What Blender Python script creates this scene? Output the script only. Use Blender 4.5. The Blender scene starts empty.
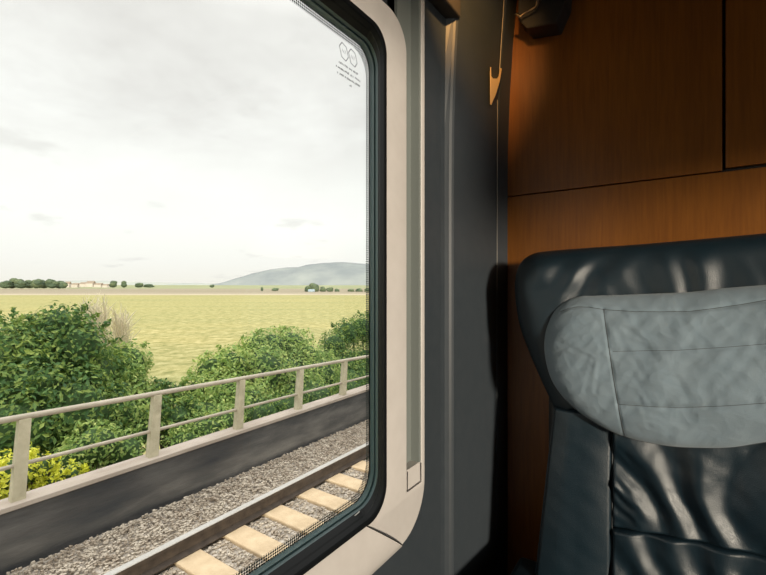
import bpy, bmesh, math, random
from math import sin, cos, pi, sqrt, atan2, radians
from mathutils import Vector, Matrix, noise
random.seed(7)
S = bpy.context.scene
COL = S.collection
FPX, U0, V0 = 430.0, 383.0, 286.0
YAW = math.atan(297/430)
F = (-sin(YAW), cos(YAW)); R = (cos(YAW), sin(YAW))

def ray(u, v):
    s = (u-U0)/FPX; t = (V0-v)/FPX
    return (F[0]+s*R[0], F[1]+s*R[1], t)
def at_y(u, v, y):
    d = ray(u, v); k = y/d[1]; return Vector((d[0]*k, y, d[2]*k))
def at_x(u, v, x):
    d = ray(u, v); k = x/d[0]; return Vector((x, d[1]*k, d[2]*k))
def at_d(u, v, k):
    d = ray(u, v); return Vector((d[0]*k, d[1]*k, d[2]*k))

# ------------------------------------------------------------------ materials
def mat(name, base=(.5,.5,.5), rough=.6, metal=0, coat=0, spec=.5):
    m = bpy.data.materials.new(name); m.use_nodes = True
    b = m.node_tree.nodes['Principled BSDF']
    b.inputs['Base Color'].default_value = (*base, 1)
    b.inputs['Roughness'].default_value = rough
    b.inputs['Metallic'].default_value = metal
    b.inputs['Coat Weight'].default_value = coat
    b.inputs['Specular IOR Level'].default_value = spec
    return m
def nd(m, t, **kw):
    n = m.node_tree.nodes.new(t)
    for k, v in kw.items(): setattr(n, k, v)
    return n
def lk(m, a, b): m.node_tree.links.new(a, b)
def bsdf(m): return m.node_tree.nodes['Principled BSDF']
def coords(m, scale=(1,1,1), out='Object', rot=(0,0,0)):
    tc = nd(m, 'ShaderNodeTexCoord'); mp = nd(m, 'ShaderNodeMapping')
    mp.inputs['Scale'].default_value = scale; mp.inputs['Rotation'].default_value = rot
    lk(m, tc.outputs[out], mp.inputs['Vector']); return mp.outputs['Vector']
def noise_tex(m, vec, scale, detail=3, rough=.55, dist=0):
    n = nd(m, 'ShaderNodeTexNoise'); n.inputs['Scale'].default_value = scale
    n.inputs['Detail'].default_value = detail; n.inputs['Roughness'].default_value = rough
    n.inputs['Distortion'].default_value = dist
    lk(m, vec, n.inputs['Vector']); return n.outputs['Fac']
def ramp(m, fac, stops):
    r = nd(m, 'ShaderNodeValToRGB'); e = r.color_ramp.elements
    while len(e) < len(stops): e.new(.5)
    for i, (p, c) in enumerate(stops):
        e[i].position = p; e[i].color = (*c, 1)
    lk(m, fac, r.inputs['Fac']); return r.outputs['Color']
def bump(m, h, strength=.3, dist=.01):
    b = nd(m, 'ShaderNodeBump'); b.inputs['Strength'].default_value = strength
    b.inputs['Distance'].default_value = dist
    lk(m, h, b.inputs['Height']); lk(m, b.outputs['Normal'], bsdf(m).inputs['Normal'])
def noisy(name, stops, scale, rough=.7, vs=(1,1,1), detail=4, bs=0, bd=.01, bscale=None, rot=(0,0,0), metal=0, spec=.5):
    m = mat(name, rough=rough, metal=metal, spec=spec)
    v = coords(m, vs, rot=rot)
    n = noise_tex(m, v, scale, detail)
    lk(m, ramp(m, n, stops), bsdf(m).inputs['Base Color'])
    if bs:
        n2 = noise_tex(m, v, bscale or scale, 4); bump(m, n2, bs, bd)
    return m

M_frame = noisy('warm_white_plastic', [(.3,(.50,.475,.455)),(.7,(.54,.515,.495))], 30, .42, bs=.05, bd=.001, bscale=900)
M_groove = mat('channel_grey', (.17,.19,.18), .5)
M_rubber = mat('black_rubber', (.005,.006,.007), .55, spec=.12)
M_spacer = mat('pane_spacer', (.045,.085,.09), .45)
M_panel = noisy('grey_wall_panel', [(.3,(.028,.036,.044)),(.7,(.034,.042,.050))], 40, .52, bs=.12, bd=.0006, bscale=1200)
M_dark = mat('dark_plastic', (.02,.02,.02), .5)
M_gap = mat('gap_black', (.004,.003,.003), .8)
M_hook = mat('hook_plastic', (.80,.56,.26), .35)
M_metal = mat('brushed_metal', (.55,.45,.32), .28, 1)
M_cord = mat('cord_grey', (.30,.27,.22), .6)
M_floor = noisy('carpet', [(.3,(.03,.035,.045)),(.7,(.05,.055,.065))], 200, .95, bs=.4, bd=.002)
M_ceil = mat('ceiling_panel', (.12,.105,.09), .6)
M_thread = mat('seam_thread', (.06,.07,.075), .8)
M_lthread = mat('leather_seam', (.006,.010,.013), .5)
M_skin = mat('carriage_paint', (.55,.55,.55), .4)

def wood():
    m = mat('veneer_wood', rough=.38, coat=.12)
    v = coords(m, (60, 60, 3.0))
    n = noise_tex(m, v, 3.0, 6, .6, .4)
    v2 = coords(m, (2.5, 2.5, 1.0)); n2 = noise_tex(m, v2, 1.5, 2)
    c1 = ramp(m, n, [(.3,(.175,.060,.007)),(.7,(.245,.092,.011))])
    c2 = ramp(m, n2, [(.3,(.78,.74,.7)),(.7,(1.15,1.1,1.0))])
    mx = nd(m, 'ShaderNodeMix', data_type='RGBA', blend_type='MULTIPLY'); mx.inputs['Factor'].default_value = 1
    lk(m, c1, mx.inputs['A']); lk(m, c2, mx.inputs['B']); lk(m, mx.outputs['Result'], bsdf(m).inputs['Base Color'])
    bump(m, n, .1, .0006)
    bsdf(m).inputs['Coat Roughness'].default_value = .35
    return m
M_wood = wood()

def leather():
    m = mat('navy_leather', (.0052,.0165,.0255), .42, spec=.68)
    v = coords(m)
    n = nd(m, 'ShaderNodeTexVoronoi'); n.inputs['Scale'].default_value = 420; n.feature = 'DISTANCE_TO_EDGE'
    lk(m, v, n.inputs['Vector'])
    n2 = noise_tex(m, v, 70, 4, .6)
    a = nd(m, 'ShaderNodeMath', operation='MULTIPLY'); a.inputs[1].default_value = .5
    lk(m, n2, a.inputs[0])
    s = nd(m, 'ShaderNodeMath', operation='ADD'); lk(m, n.outputs['Distance'], s.inputs[0]); lk(m, a.outputs[0], s.inputs[1])
    bump(m, s.outputs[0], .35, .0012)
    n3 = noise_tex(m, v, 9, 3)
    lk(m, ramp(m, n3, [(.3,(.37,.37,.37)),(.7,(.48,.48,.48))]), bsdf(m).inputs['Roughness'])
    return m
M_leather = leather()
def fabric():
    m = mat('grey_pillow_cloth', (.36,.39,.40), .85, spec=.2)
    v = coords(m)
    n = noise_tex(m, v, 700, 2); n2 = noise_tex(m, v, 25, 5, .6, .6)
    lk(m, ramp(m, n2, [(.3,(.185,.245,.29)),(.75,(.205,.26,.30))]), bsdf(m).inputs['Base Color'])
    s = nd(m, 'ShaderNodeMath', operation='MULTIPLY_ADD'); s.inputs[1].default_value = 5.0
    lk(m, n2, s.inputs[0]); lk(m, n, s.inputs[2])
    bump(m, s.outputs[0], .35, .0012)
    bsdf(m).inputs['Sheen Weight'].default_value = .15
    return m
M_cloth = fabric()

def glass_mat():
    m = bpy.data.materials.new('window_glass'); m.use_nodes = True
    t = m.node_tree; t.nodes.clear()
    out = t.nodes.new('ShaderNodeOutputMaterial'); mx = t.nodes.new('ShaderNodeMixShader')
    tr = t.nodes.new('ShaderNodeBsdfTransparent'); gl = t.nodes.new('ShaderNodeBsdfGlossy')
    lw = t.nodes.new('ShaderNodeLayerWeight'); lw.inputs['Blend'].default_value = .5
    pw5 = t.nodes.new('ShaderNodeMath'); pw5.operation = 'POWER'; pw5.inputs[1].default_value = 5
    fr = t.nodes.new('ShaderNodeMath'); fr.operation = 'MULTIPLY_ADD'; fr.inputs[1].default_value = .96; fr.inputs[2].default_value = .04
    t.links.new(lw.outputs['Facing'], pw5.inputs[0]); t.links.new(pw5.outputs[0], fr.inputs[0])
    tr.inputs['Color'].default_value = (.975,.985,.975,1); gl.inputs['Roughness'].default_value = .01
    t.links.new(fr.outputs[0], mx.inputs[0]); t.links.new(tr.outputs[0], mx.inputs[1])
    t.links.new(gl.outputs[0], mx.inputs[2]); t.links.new(mx.outputs[0], out.inputs[0])
    return m
M_glass = glass_mat()
def frit_mat():
    # printed ceramic dots on the glass edge
    m = bpy.data.materials.new('printed_dots'); m.use_nodes = True
    t = m.node_tree; t.nodes.clear()
    out = t.nodes.new('ShaderNodeOutputMaterial'); mx = t.nodes.new('ShaderNodeMixShader')
    tr = t.nodes.new('ShaderNodeBsdfTransparent'); df = t.nodes.new('ShaderNodeBsdfPrincipled')
    df.inputs['Base Color'].default_value = (.015,.02,.02,1)
    tc = t.nodes.new('ShaderNodeTexCoord'); vo = t.nodes.new('ShaderNodeTexVoronoi'); vo.inputs['Scale'].default_value = 240
    vo.inputs['Randomness'].default_value = 0
    lt = t.nodes.new('ShaderNodeMath'); lt.operation = 'LESS_THAN'; lt.inputs[1].default_value = .43
    mp = t.nodes.new('ShaderNodeMapping'); mp.inputs['Scale'].default_value = (0,1,1)
    t.links.new(tc.outputs['Object'], mp.inputs[0]); t.links.new(mp.outputs[0], vo.inputs['Vector'])
    t.links.new(vo.outputs['Distance'], lt.inputs[0]); t.links.new(lt.outputs[0], mx.inputs[0])
    t.links.new(tr.outputs[0], mx.inputs[1]); t.links.new(df.outputs[0], mx.inputs[2]); t.links.new(mx.outputs[0], out.inputs[0])
    return m
M_frit = frit_mat()
M_etch = mat('glass_print', (.10,.11,.12), .7)
M_etch_pale = mat('glass_print_pale', (.42,.48,.48), .7)

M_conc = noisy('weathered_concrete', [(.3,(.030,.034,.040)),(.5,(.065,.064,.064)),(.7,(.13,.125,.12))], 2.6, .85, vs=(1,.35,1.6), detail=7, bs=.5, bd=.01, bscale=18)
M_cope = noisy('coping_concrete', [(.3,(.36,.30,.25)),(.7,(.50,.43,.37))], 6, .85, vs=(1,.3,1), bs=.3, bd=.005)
M_post = noisy('aged_concrete_post', [(.3,(.44,.40,.28)),(.7,(.60,.55,.40))], 9, .8, bs=.3, bd=.004)
M_railing = noisy('painted_railing', [(.3,(.38,.33,.26)),(.7,(.50,.44,.35))], 9, .55, vs=(1,.4,1))
M_rtop = mat('polished_steel', (.62,.60,.57), .35, .6)
M_rweb = noisy('rusty_steel', [(.3,(.030,.021,.016)),(.7,(.065,.048,.036))], 12, .75)
M_sleeper = noisy('sleeper_concrete', [(.3,(.50,.37,.23)),(.7,(.64,.50,.33))], 7, .8, bs=.2, bd=.004)
M_ballast = noisy('ballast_stone', [(.3,(.16,.13,.10)),(.5,(.38,.33,.28)),(.7,(.62,.56,.49))], 14, .9, detail=5, bs=.8, bd=.03, bscale=25)
M_stone = noisy('loose_ballast_stone', [(.3,(.30,.24,.18)),(.5,(.45,.385,.31)),(.7,(.60,.53,.44))], 9, .9)
M_bank = noisy('bank_soil', [(.3,(.04,.07,.02)),(.7,(.10,.14,.04))], 2, .95)
def field_mat():
    m = mat('crop_field', rough=.95, spec=.1)
    v = coords(m, (1,1,1))
    n1 = noise_tex(m, v, .9, 6, .7); v2 = coords(m, (.03,.2,1)); n2 = noise_tex(m, v2, .55, 5, .6)
    c1 = ramp(m, n1, [(.34,(.22,.225,.085)),(.5,(.38,.35,.155)),(.66,(.54,.48,.25))])
    c2 = ramp(m, n2, [(.3,(.80,.86,.82)),(.7,(1.1,1.05,1.0))])
    mx = nd(m, 'ShaderNodeMix', data_type='RGBA', blend_type='MULTIPLY'); mx.inputs['Factor'].default_value = 1
    lk(m, c1, mx.inputs['A']); lk(m, c2, mx.inputs['B']); lk(m, mx.outputs['Result'], bsdf(m).inputs['Base Color'])
    bump(m, n1, .5, .2)
    return m
M_field = field_mat()
M_plough = noisy('pale_stubble', [(.3,(.28,.245,.17)),(.7,(.35,.30,.22))], .02, .95, vs=(.1,1,1), spec=.1)
M_path = noisy('pale_track', [(.3,(.42,.36,.26)),(.7,(.50,.43,.32))], .05, .95, spec=.1)
M_meadow = noisy('far_meadow', [(.3,(.24,.27,.14)),(.7,(.36,.36,.22))], .01, .95, vs=(.3,1,1), spec=.1)
M_hill = noisy('hazy_wooded_hill', [(.35,(.20,.225,.235)),(.65,(.28,.305,.295))], .004, .95, detail=8, spec=.1)  # distance haze is mixed into this pale grey-blue base colour
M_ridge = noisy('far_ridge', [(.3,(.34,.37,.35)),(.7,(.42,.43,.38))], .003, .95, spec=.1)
def leaf(name, a, b, c):
    m = mat(name, rough=.55, spec=.3)
    g = nd(m, 'ShaderNodeNewGeometry'); 
    n = noise_tex(m, coords(m), 1.6, 2)
    ad = nd(m, 'ShaderNodeMath', operation='MULTIPLY_ADD'); ad.inputs[1].default_value = .5
    lk(m, g.outputs['Random Per Island'], ad.inputs[0]); 
    sb = nd(m, 'ShaderNodeMath', operation='MULTIPLY'); sb.inputs[1].default_value = .6; lk(m, n, sb.inputs[0]); lk(m, sb.outputs[0], ad.inputs[2])
    col = ramp(m, ad.outputs[0], [(.2,a),(.5,b),(.85,c)])
    lk(m, col, bsdf(m).inputs['Base Color'])
    tr = nd(m, 'ShaderNodeBsdfTranslucent'); lk(m, col, tr.inputs['Color'])
    mx = nd(m, 'ShaderNodeMixShader'); mx.inputs[0].default_value = .35
    out = m.node_tree.nodes['Material Output']
    lk(m, bsdf(m).outputs[0], mx.inputs[1]); lk(m, tr.outputs[0], mx.inputs[2]); lk(m, mx.outputs[0], out.inputs[0])
    return m
M_leafd = leaf('deep_green_leaves', (.035,.095,.04), (.11,.22,.06), (.40,.50,.12))
M_leafm = leaf('bright_green_leaves', (.13,.24,.06), (.30,.44,.12), (.62,.68,.22))
M_leafy = leaf('yellow_leaves', (.55,.58,.05), (.80,.80,.08), (.95,.92,.18))
M_leafx = leaf('far_tree_leaves', (.07,.11,.07), (.11,.16,.09), (.18,.23,.12))
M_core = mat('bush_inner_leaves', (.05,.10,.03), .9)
M_twig = mat('pale_dry_twigs', (.70,.62,.45), .9)
M_bark = mat('bark', (.09,.07,.05), .9)
M_house = mat('house_render', (.50,.47,.41), .9)
M_houseb = mat('blue_grey_sheet', (.26,.33,.37), .6)
M_roof = mat('roof_tile', (.26,.21,.16), .9)

# ------------------------------------------------------------------ helpers
def link(name, me, m, parent=None, kind=None, smooth=False):
    o = bpy.data.objects.new(name, me); COL.objects.link(o)
    if m:
        for mm in (m if isinstance(m, list) else [m]): me.materials.append(mm)
    if parent: o.parent = parent
    if kind: o['kind'] = kind
    if smooth:
        for p in me.polygons: p.use_smooth = True
    return o
def tag(o, label=None, cat=None, group=None, kind=None):
    if label: o['label'] = label
    if cat: o['category'] = cat
    if group: o['group'] = group
    if kind: o['kind'] = kind
    return o
def empty(name, loc, label, cat, group=None):
    o = bpy.data.objects.new(name, None); COL.objects.link(o); o.location = loc; o.empty_display_size = .05
    return tag(o, label, cat, group)
def fin(bm, name, m, parent=None, kind=None, smooth=False, off=None):
    me = bpy.data.meshes.new(name)
    if parent is not None or off is not None:
        l = Vector(off) if off is not None else parent_world(parent)
        bmesh.ops.translate(bm, verts=bm.verts, vec=-l)
    bmesh.ops.recalc_face_normals(bm, faces=bm.faces)
    bm.to_mesh(me); bm.free()
    return link(name, me, m, parent, kind, smooth)
def parent_world(p):
    l = Vector((0,0,0))
    while p: l += p.location; p = p.parent
    return l
def box(bm, x0, x1, y0, y1, z0, z1, bev=0, rot=None):
    r = bmesh.ops.create_cube(bm, size=1)
    vs = r['verts']
    for v in vs:
        v.co = Vector((x0+(v.co.x+.5)*(x1-x0), y0+(v.co.y+.5)*(y1-y0), z0+(v.co.z+.5)*(z1-z0)))
    if bev:
        es = list({e for v in vs for e in v.link_edges})
        r2 = bmesh.ops.bevel(bm, geom=es, offset=bev, segments=3, affect='EDGES', profile=.5)
        vs = r2['verts']
    return vs
def tube(bm, pts, r, seg=8, cap=True):
    pts = [Vector(p) for p in pts]; rings = []
    rr = r if isinstance(r, (list, tuple)) else [r]*len(pts)
    for i, p in enumerate(pts):
        d = (pts[min(i+1, len(pts)-1)]-pts[max(i-1, 0)]).normalized()
        a = d.cross(Vector((0,0,1)))
        if a.length < .05: a = d.cross(Vector((1,0,0)))
        a.normalize(); b = d.cross(a)
        rings.append([bm.verts.new(p+a*rr[i]*cos(2*pi*k/seg)+b*rr[i]*sin(2*pi*k/seg)) for k in range(seg)])
    for i in range(len(rings)-1):
        for k in range(seg):
            bm.faces.new((rings[i][k], rings[i][(k+1)%seg], rings[i+1][(k+1)%seg], rings[i+1][k]))
    if cap:
        bm.faces.new(rings[0][::-1]); bm.faces.new(rings[-1])
def prism(bm, poly, z0, z1):
    """vertical prism over an (x, y) outline"""
    a = [bm.verts.new((x, y, z0)) for x, y in poly]; b = [bm.verts.new((x, y, z1)) for x, y in poly]
    n = len(poly)
    for i in range(n): bm.faces.new((a[i], a[(i+1)%n], b[(i+1)%n], b[i]))
    bm.faces.new(a[::-1]); bm.faces.new(b)
def extrude_y(bm, poly, y0, y1):
    """prism along the train over an (x, z) outline"""
    a = [bm.verts.new((x, y0, z)) for x, z in poly]; b = [bm.verts.new((x, y1, z)) for x, z in poly]
    n = len(poly)
    for i in range(n): bm.faces.new((a[i], a[(i+1)%n], b[(i+1)%n], b[i]))
    bm.faces.new(a[::-1]); bm.faces.new(b)
def arc(cy, cz, r, a0, a1, n=10):
    return [(cy+r*cos(radians(a0+(a1-a0)*i/n)), cz+r*sin(radians(a0+(a1-a0)*i/n))) for i in range(n+1)]
def rrect(y0, y1, z0, z1, r, rt=None, n=10):
    rt = rt or r
    return (arc(y1-r, z0+r, r, -90, 0, n)+arc(y1-rt, z1-rt, rt, 0, 90, n)+arc(y0+rt, z1-rt, rt, 90, 180, n)+arc(y0+r, z0+r, r, 180, 270, n))
def plate(name, outlines, x, thick, bev, m, parent=None, kind=None):
    """flat plate in the wall plane: outlines in (y, z), holes allowed, filled and bevelled"""
    cu = bpy.data.curves.new(name, 'CURVE'); cu.dimensions = '2D'; cu.fill_mode = 'BOTH'
    cu.extrude = thick/2-bev; cu.bevel_depth = bev; cu.bevel_resolution = 3; cu.offset = -bev
    for ol in outlines:
        s = cu.splines.new('POLY'); s.points.add(len(ol)-1); s.use_cyclic_u = True
        for i, (a, b) in enumerate(ol): s.points[i].co = (a, b, 0, 1)
    t = bpy.data.objects.new('t', cu); COL.objects.link(t)
    bpy.context.view_layer.update()
    me = bpy.data.meshes.new_from_object(t.evaluated_get(bpy.context.evaluated_depsgraph_get()))
    bpy.data.objects.remove(t)
    # local (a, b, c) -> (x + c, y = a, z = b)
    for v in me.vertices:
        a, b, c = v.co; v.co = (x+c, a, b)
    me.materials.clear()
    bm = bmesh.new(); bm.from_mesh(me)
    bmesh.ops.remove_doubles(bm, verts=bm.verts, dist=1e-6)
    bpy.data.meshes.remove(me)
    o = fin(bm, name, m, parent, kind)
    for p in o.data.polygons: p.use_smooth = True
    try: o.data.set_sharp_from_angle(angle=radians(35))
    except Exception: pass
    return o
def ring_sweep(name, outlines_x, m, parent=None, kind=None):
    """loft through matching (y, z) outlines, each with its x"""
    bm = bmesh.new(); rs = []
    for x, ol in outlines_x: rs.append([bm.verts.new((x, a, b)) for a, b in ol])
    n = len(rs[0])
    for i in range(len(rs)-1):
        for k in range(n): bm.faces.new((rs[i][k], rs[i][(k+1)%n], rs[i+1][(k+1)%n], rs[i+1][k]))
    return fin(bm, name, m, parent, kind, smooth=False)

# ------------------------------------------------------------------ carriage shell
YF, YB, XR, ZF, ZC = 1.12, -1.6, 1.65, -1.2, 1.15
bm = bmesh.new(); box(bm, -.50, XR+.06, YB, YF+.04, ZF-.08, ZF); fin(bm, 'floor', M_floor, kind='structure')
bm = bmesh.new(); box(bm, -.50, XR+.06, YB, YF+.04, ZC, ZC+.08); fin(bm, 'ceiling', M_ceil, kind='structure')
bm = bmesh.new(); box(bm, -.50, XR+.06, YB-.06, YB, ZF, ZC); fin(bm, 'wall_rear', M_wood, kind='structure')
# corridor side: glazed opening that lets the low sun in
bm = bmesh.new()
OP = (-1.25, .28, -.45, .80)
box(bm, XR, XR+.06, YB, YF+.04, ZF, OP[2]); box(bm, XR, XR+.06, YB, YF+.04, OP[3], ZC)
box(bm, XR, XR+.06, YB, OP[0], OP[2], OP[3]); box(bm, XR, XR+.06, OP[1], YF+.04, OP[2], OP[3])
box(bm, XR+.005, XR+.03, -.42, OP[1], .42, OP[3])  # unseen half-blind, added to keep the sun off the upper veneer
fin(bm, 'wall_right', M_wood, kind='structure')
# window wall (left): inner lining with the opening, outer skin
WY0, WY1, WZ0, WZ1 = -.78, .620, -.383, .433     # glass opening
wl = bmesh.new()
box(wl, -.50, -.446, YB, YF, ZF, -.440); box(wl, -.446, -.425, YB, YF, ZF, -.462); box(wl, -.50, -.425, YB, YF, .60, ZC)
box(wl, -.50, -.425, YB, WY0-.06, -.462, .60)
box(wl, -.50, -.425, .750, YF, -.462, .60)
box(wl, -.4836, -.446, .660, .750, -.462, .60); box(wl, -.50, -.4836, .705, .750, -.462, .60)
box(wl, -.50, -.446, WY0-.06, .750, .485, .60)
box(wl, -.446, -.4255, .69, .7555, -.47, -.392)
wall_left = fin(wl, 'wall_left', M_panel, kind='structure')
bm = bmesh.new()
extrude_y(bm, [(-.55,-1.5),(2.4,-1.5),(2.4,1.3),(2.0,1.75),(-.1,1.75),(-.55,1.3)], 1.30, 16)
extrude_y(bm, [(-.55,-1.5),(2.4,-1.5),(2.4,1.3),(2.0,1.75),(-.1,1.75),(-.55,1.3)], -16, -1.75)
box(bm, -.50, 1.8, -1.75, 1.30, 1.25, 1.7); box(bm, -.50, 1.8, -1.75, 1.30, -1.5, -1.3)
fin(bm, 'trim_1', M_skin, kind='structure')

# side column next to the seat: vertical panel with a folded edge
bm = bmesh.new()
poly = [(-.4255,.757),(-.4245,.835),(-.4225,.848),(-.417,.858),(-.4125,.8615),(-.4095,.8665),(-.4090,.872),(-.3862,1.068),(-.3838,1.071),(-.3825,1.076),(-.374,1.122),(-.44,1.122),(-.44,.757)]
n = len(poly)
rings = []
for z in [-1.2,-.6,0,.2,.35,.5,.62,.8,1.0,1.14]:
    lean = max(0, z-.25)**2*.10     # wall leans in towards the roof
    rings.append([bm.verts.new((x+(lean if i < 11 else 0)*(1 if i>2 else .3), y, z)) for i, (x, y) in enumerate(poly)])
for a, b in zip(rings, rings[1:]):
    for k in range(n): bm.faces.new((a[k], a[(k+1)%n], b[(k+1)%n], b[k]))
bm.faces.new(rings[0][::-1]); bm.faces.new(rings[-1])
col_o = fin(bm, 'trim_2', M_panel, kind='structure')

# ------------------------------------------------------------------ window
inner = rrect(WY0-.009, .6165, WZ0-.006, WZ1+.006, .055, .045, 12)
outer = ([(-.84,-.395),(-.84,-.478)] and
         [(-.84,.492)] + [(-.84,-.478)] + arc(.757-.095, -.478+.095, .095, -90, 0, 12) +
         [(.757,.585),(.741,.585)] + [(.741,-.386)] + [(.688,-.386)] + arc(.688-.06, .492-.06, .06, 0, 90, 8))
win = plate('window_1', [outer, inner], -.426, .012, .004, M_frame, kind='structure')
tag(win, 'warm white moulded surround of the carriage window')
# blind guide: grey channel between surround and lip with its end cap
bm = bmesh.new(); box(bm, -.446, -.4395, .684, .745, -.385, .60); box(bm, -.4400, -.4212, .7335, .7412, -.346, .60)
g = fin(bm, 'blind_guide', M_groove, win)
bm = bmesh.new(); box(bm, -.440, -.4212, .6898, .7390, -.3842, -.346, .0012)
fin(bm, 'guide_end_cap', M_frame, win)
bm = bmesh.new(); tube(bm, [(-.4199,.689,-.348),(-.4199,.689,-.3855),(-.4199,.7400,-.3855),(-.4199,.7400,-.348)], .0007, 5)
fin(bm, 'joint', M_gap, win)
# rubber gasket : stepped reveal down to the glass
def rr(dy, dz=None, r=0):
    dz = dy if dz is None else dz
    return rrect(WY0-dy, .612+dy, WZ0-dz, WZ1+dz, .050+r, .040+r, 12)
gk = ring_sweep('gasket', [(-.4260, rr(.0080,.0095)),(-.4192, rr(.0065,.0085)),(-.4182, rr(.0050,.0070)),(-.4180, rr(.0020,.003)),(-.4185, rr(-.0020,.0005)),(-.4210, rr(-.0012,-.0005)),(-.431, rr(.0035,-.0005)),(-.4345,rr(.009,-.001)),(-.449,rr(.022,-.001)),(-.4495, rr(.028,.003))], M_rubber, win)
sp = ring_sweep('pane_spacer', [(-.4498, rr(.0230,.001)),(-.4600, rr(.0290,.003)),(-.462, rr(.0275,.001)),(-.470, rr(.034,.004)),(-.480, rr(.040,.007)),(-.4830, rr(.046,.014)),(-.4836, rr(.09,.06))], M_spacer, win)
M_spacer2 = M_rubber
bm = bmesh.new(); # thin bright bead along the gasket foot, as the photo shows below the pane
ol = rr(.0, .0)
pts = [(-.4445, a, b) for a, b in ol if b < -.30 and a > -.7]
pts = [p for p in pts if p[1] < .575]
pts.sort(key=lambda p: p[1])
q = []
for p0, p1 in zip(pts, pts[1:]):
    q.append(Vector(p0)+Vector((0,-.001,.0015)))
q.append(Vector(pts[-1])+Vector((0,-.001,.0015)))
tube(bm, q, .0009, 6); fin(bm, 'bead', mat('bead_grey', (.30,.31,.31), .35), win)
for nm, x in (('pane', -.463), ('pane', -.482)):
    bm = bmesh.new()
    ol = rrect(WY0-.04, .675, WZ0-.03, WZ1+.03, .06, .05, 10)
    vs = [bm.verts.new((x, a, b)) for a, b in ol]; bm.faces.new(vs)
    fin(bm, nm, M_glass, win)
bm = bmesh.new()   # outer black edge print behind the outer pane
a = rr(.041,.009); b = rr(.09,.06)
for x in (-.4835,):
    ra = [bm.verts.new((x, p, q)) for p, q in a]; rb = [bm.verts.new((x, p, q)) for p, q in b]
    for k in range(len(a)): bm.faces.new((ra[k], ra[(k+1)%len(a)], rb[(k+1)%len(a)], rb[k]))
fin(bm, 'edge_print', M_rubber, win)
bm = bmesh.new()   # dotted print fading into the clear glass
a = rr(.031,-.003); b = rr(.041,.009)
ra = [bm.verts.new((-.4833, p, q)) for p, q in a]; rb = [bm.verts.new((-.4833, p, q)) for p, q in b]
for k in range(len(a)): bm.faces.new((ra[k], ra[(k+1)%len(a)], rb[(k+1)%len(a)], rb[k]))
fin(bm, 'dotted_print', M_frit, win)
# outer skin around the pane
plate('trim_3', [[(-1.75,-1.45),(1.30,-1.45),(1.30,1.5),(-1.75,1.5)], rr(.088,.055)[::-1]], -.506, .02, .002, M_skin, kind='structure')

# sill: bowed moulding under the pane, meeting the surround at a mitre
bm = bmesh.new()
prof = [(-.4200,-.3875),(-.4165,-.392),(-.4125,-.402),(-.4085,-.417),(-.4065,-.433),(-.4068,-.447),(-.4095,-.460),(-.4145,-.472),(-.4250,-.481)]
left = [bm.verts.new((x, -.80, z)) for x, z in prof]
n_ = len(prof); rows = [left]
for k, yy in enumerate([0, .3]): rows.append([bm.verts.new((x, yy, z)) for x, z in prof])
rows.append([bm.verts.new((x, .556+.108*min(1, (-.3875-z)/.085), z)) for x, z in prof])
for a, b in zip(rows, rows[1:]):
    for k in range(n_-1): bm.faces.new((a[k], a[k+1], b[k+1], b[k]))
back = [bm.verts.new((-.425, v.co.y, v.co.z)) for v in rows[-1]]
for k in range(n_-1): bm.faces.new((rows[-1][k], rows[-1][k+1], back[k+1], back[k]))
sill = fin(bm, 'sill', M_frame, win, smooth=True)
sill.data.set_sharp_from_angle(angle=radians(40))
bm = bmesh.new()   # shadow joint round the sill end
tube(bm, [(x+.0002, .5565+.108*min(1, (-.3875-z)/.085), z) for x, z in prof[:-1]], .0009, 6)
fin(bm, 'joint', M_gap, win)

# header ledge above the window
bm = bmesh.new(); box(bm, -.43, -.392, -1.5, .866, .583, .75, .004)
fin(bm, 'trim_4', noisy('ledge_grey', [(.3,(.05,.045,.04)),(.7,(.06,.055,.05))], 30, .5), kind='structure')

# glass maker's mark: two hexagons and lines of tiny unreadable print
def mark(x, c, s, material, parent, name, lines=True):
    bm = bmesh.new()
    def stroke(p, q, w):
        p = Vector(p); q = Vector(q); d = (q-p).normalized(); nrm = Vector((-d.y, d.x))*w
        vs = [bm.verts.new((x, a.x, a.y)) for a in (p+nrm, q+nrm, q-nrm, p-nrm)]; bm.faces.new(vs)
    for hx in (-.5, .5):
        cc = Vector((c[0]+hx*s*1.02, c[1]))
        P = [cc+Vector((s*.52*cos(radians(90+60*k)), s*.60*sin(radians(90+60*k)))) for k in range(6)]
        P = [cc+Vector((s*.50*a, s*.60*b)) for a, b in [(-1,.35),(-.45,.95),(.5,.75),(1,-.3),(.45,-.95),(-.5,-.75)]]
        for k in range(6): stroke(P[k], P[(k+1)%6], .0007)
        for k in range(3):
            stroke(cc+Vector((-.24*s+.17*s*k, -.10*s)), cc+Vector((-.16*s+.17*s*k, .13*s)), .0004)
    if lines:
        rnd = random.Random(4)
        for li, (a0, a1) in enumerate([(-1.05,1.1),(-1.35,1.35),(-1.2,1.35),(.15,.3)]):
            z = c[1]-s*.95-li*s*.40; yy = c[0]+a0*s
            while yy < c[0]+a1*s:
                w = s*rnd.uniform(.05,.10)
                stroke((yy, z-.09*s*rnd.uniform(.5,1)), (yy+w*rnd.uniform(-.2,1), z+.10*s*rnd.uniform(.5,1)), .0008)
                if rnd.random() < .5: stroke((yy, z), (yy+w, z+.02*s), .0005)
                yy += w+s*.05*(3 if rnd.random() < .12 else 1)
    return fin(bm, name, material, parent)
c0 = at_x(348.5, 55, -.4625)
mark(-.4625, (c0.y, c0.z), .0235, M_etch, win, 'glass_mark')
c1 = at_x(371.5, 68, -.4700)

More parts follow.
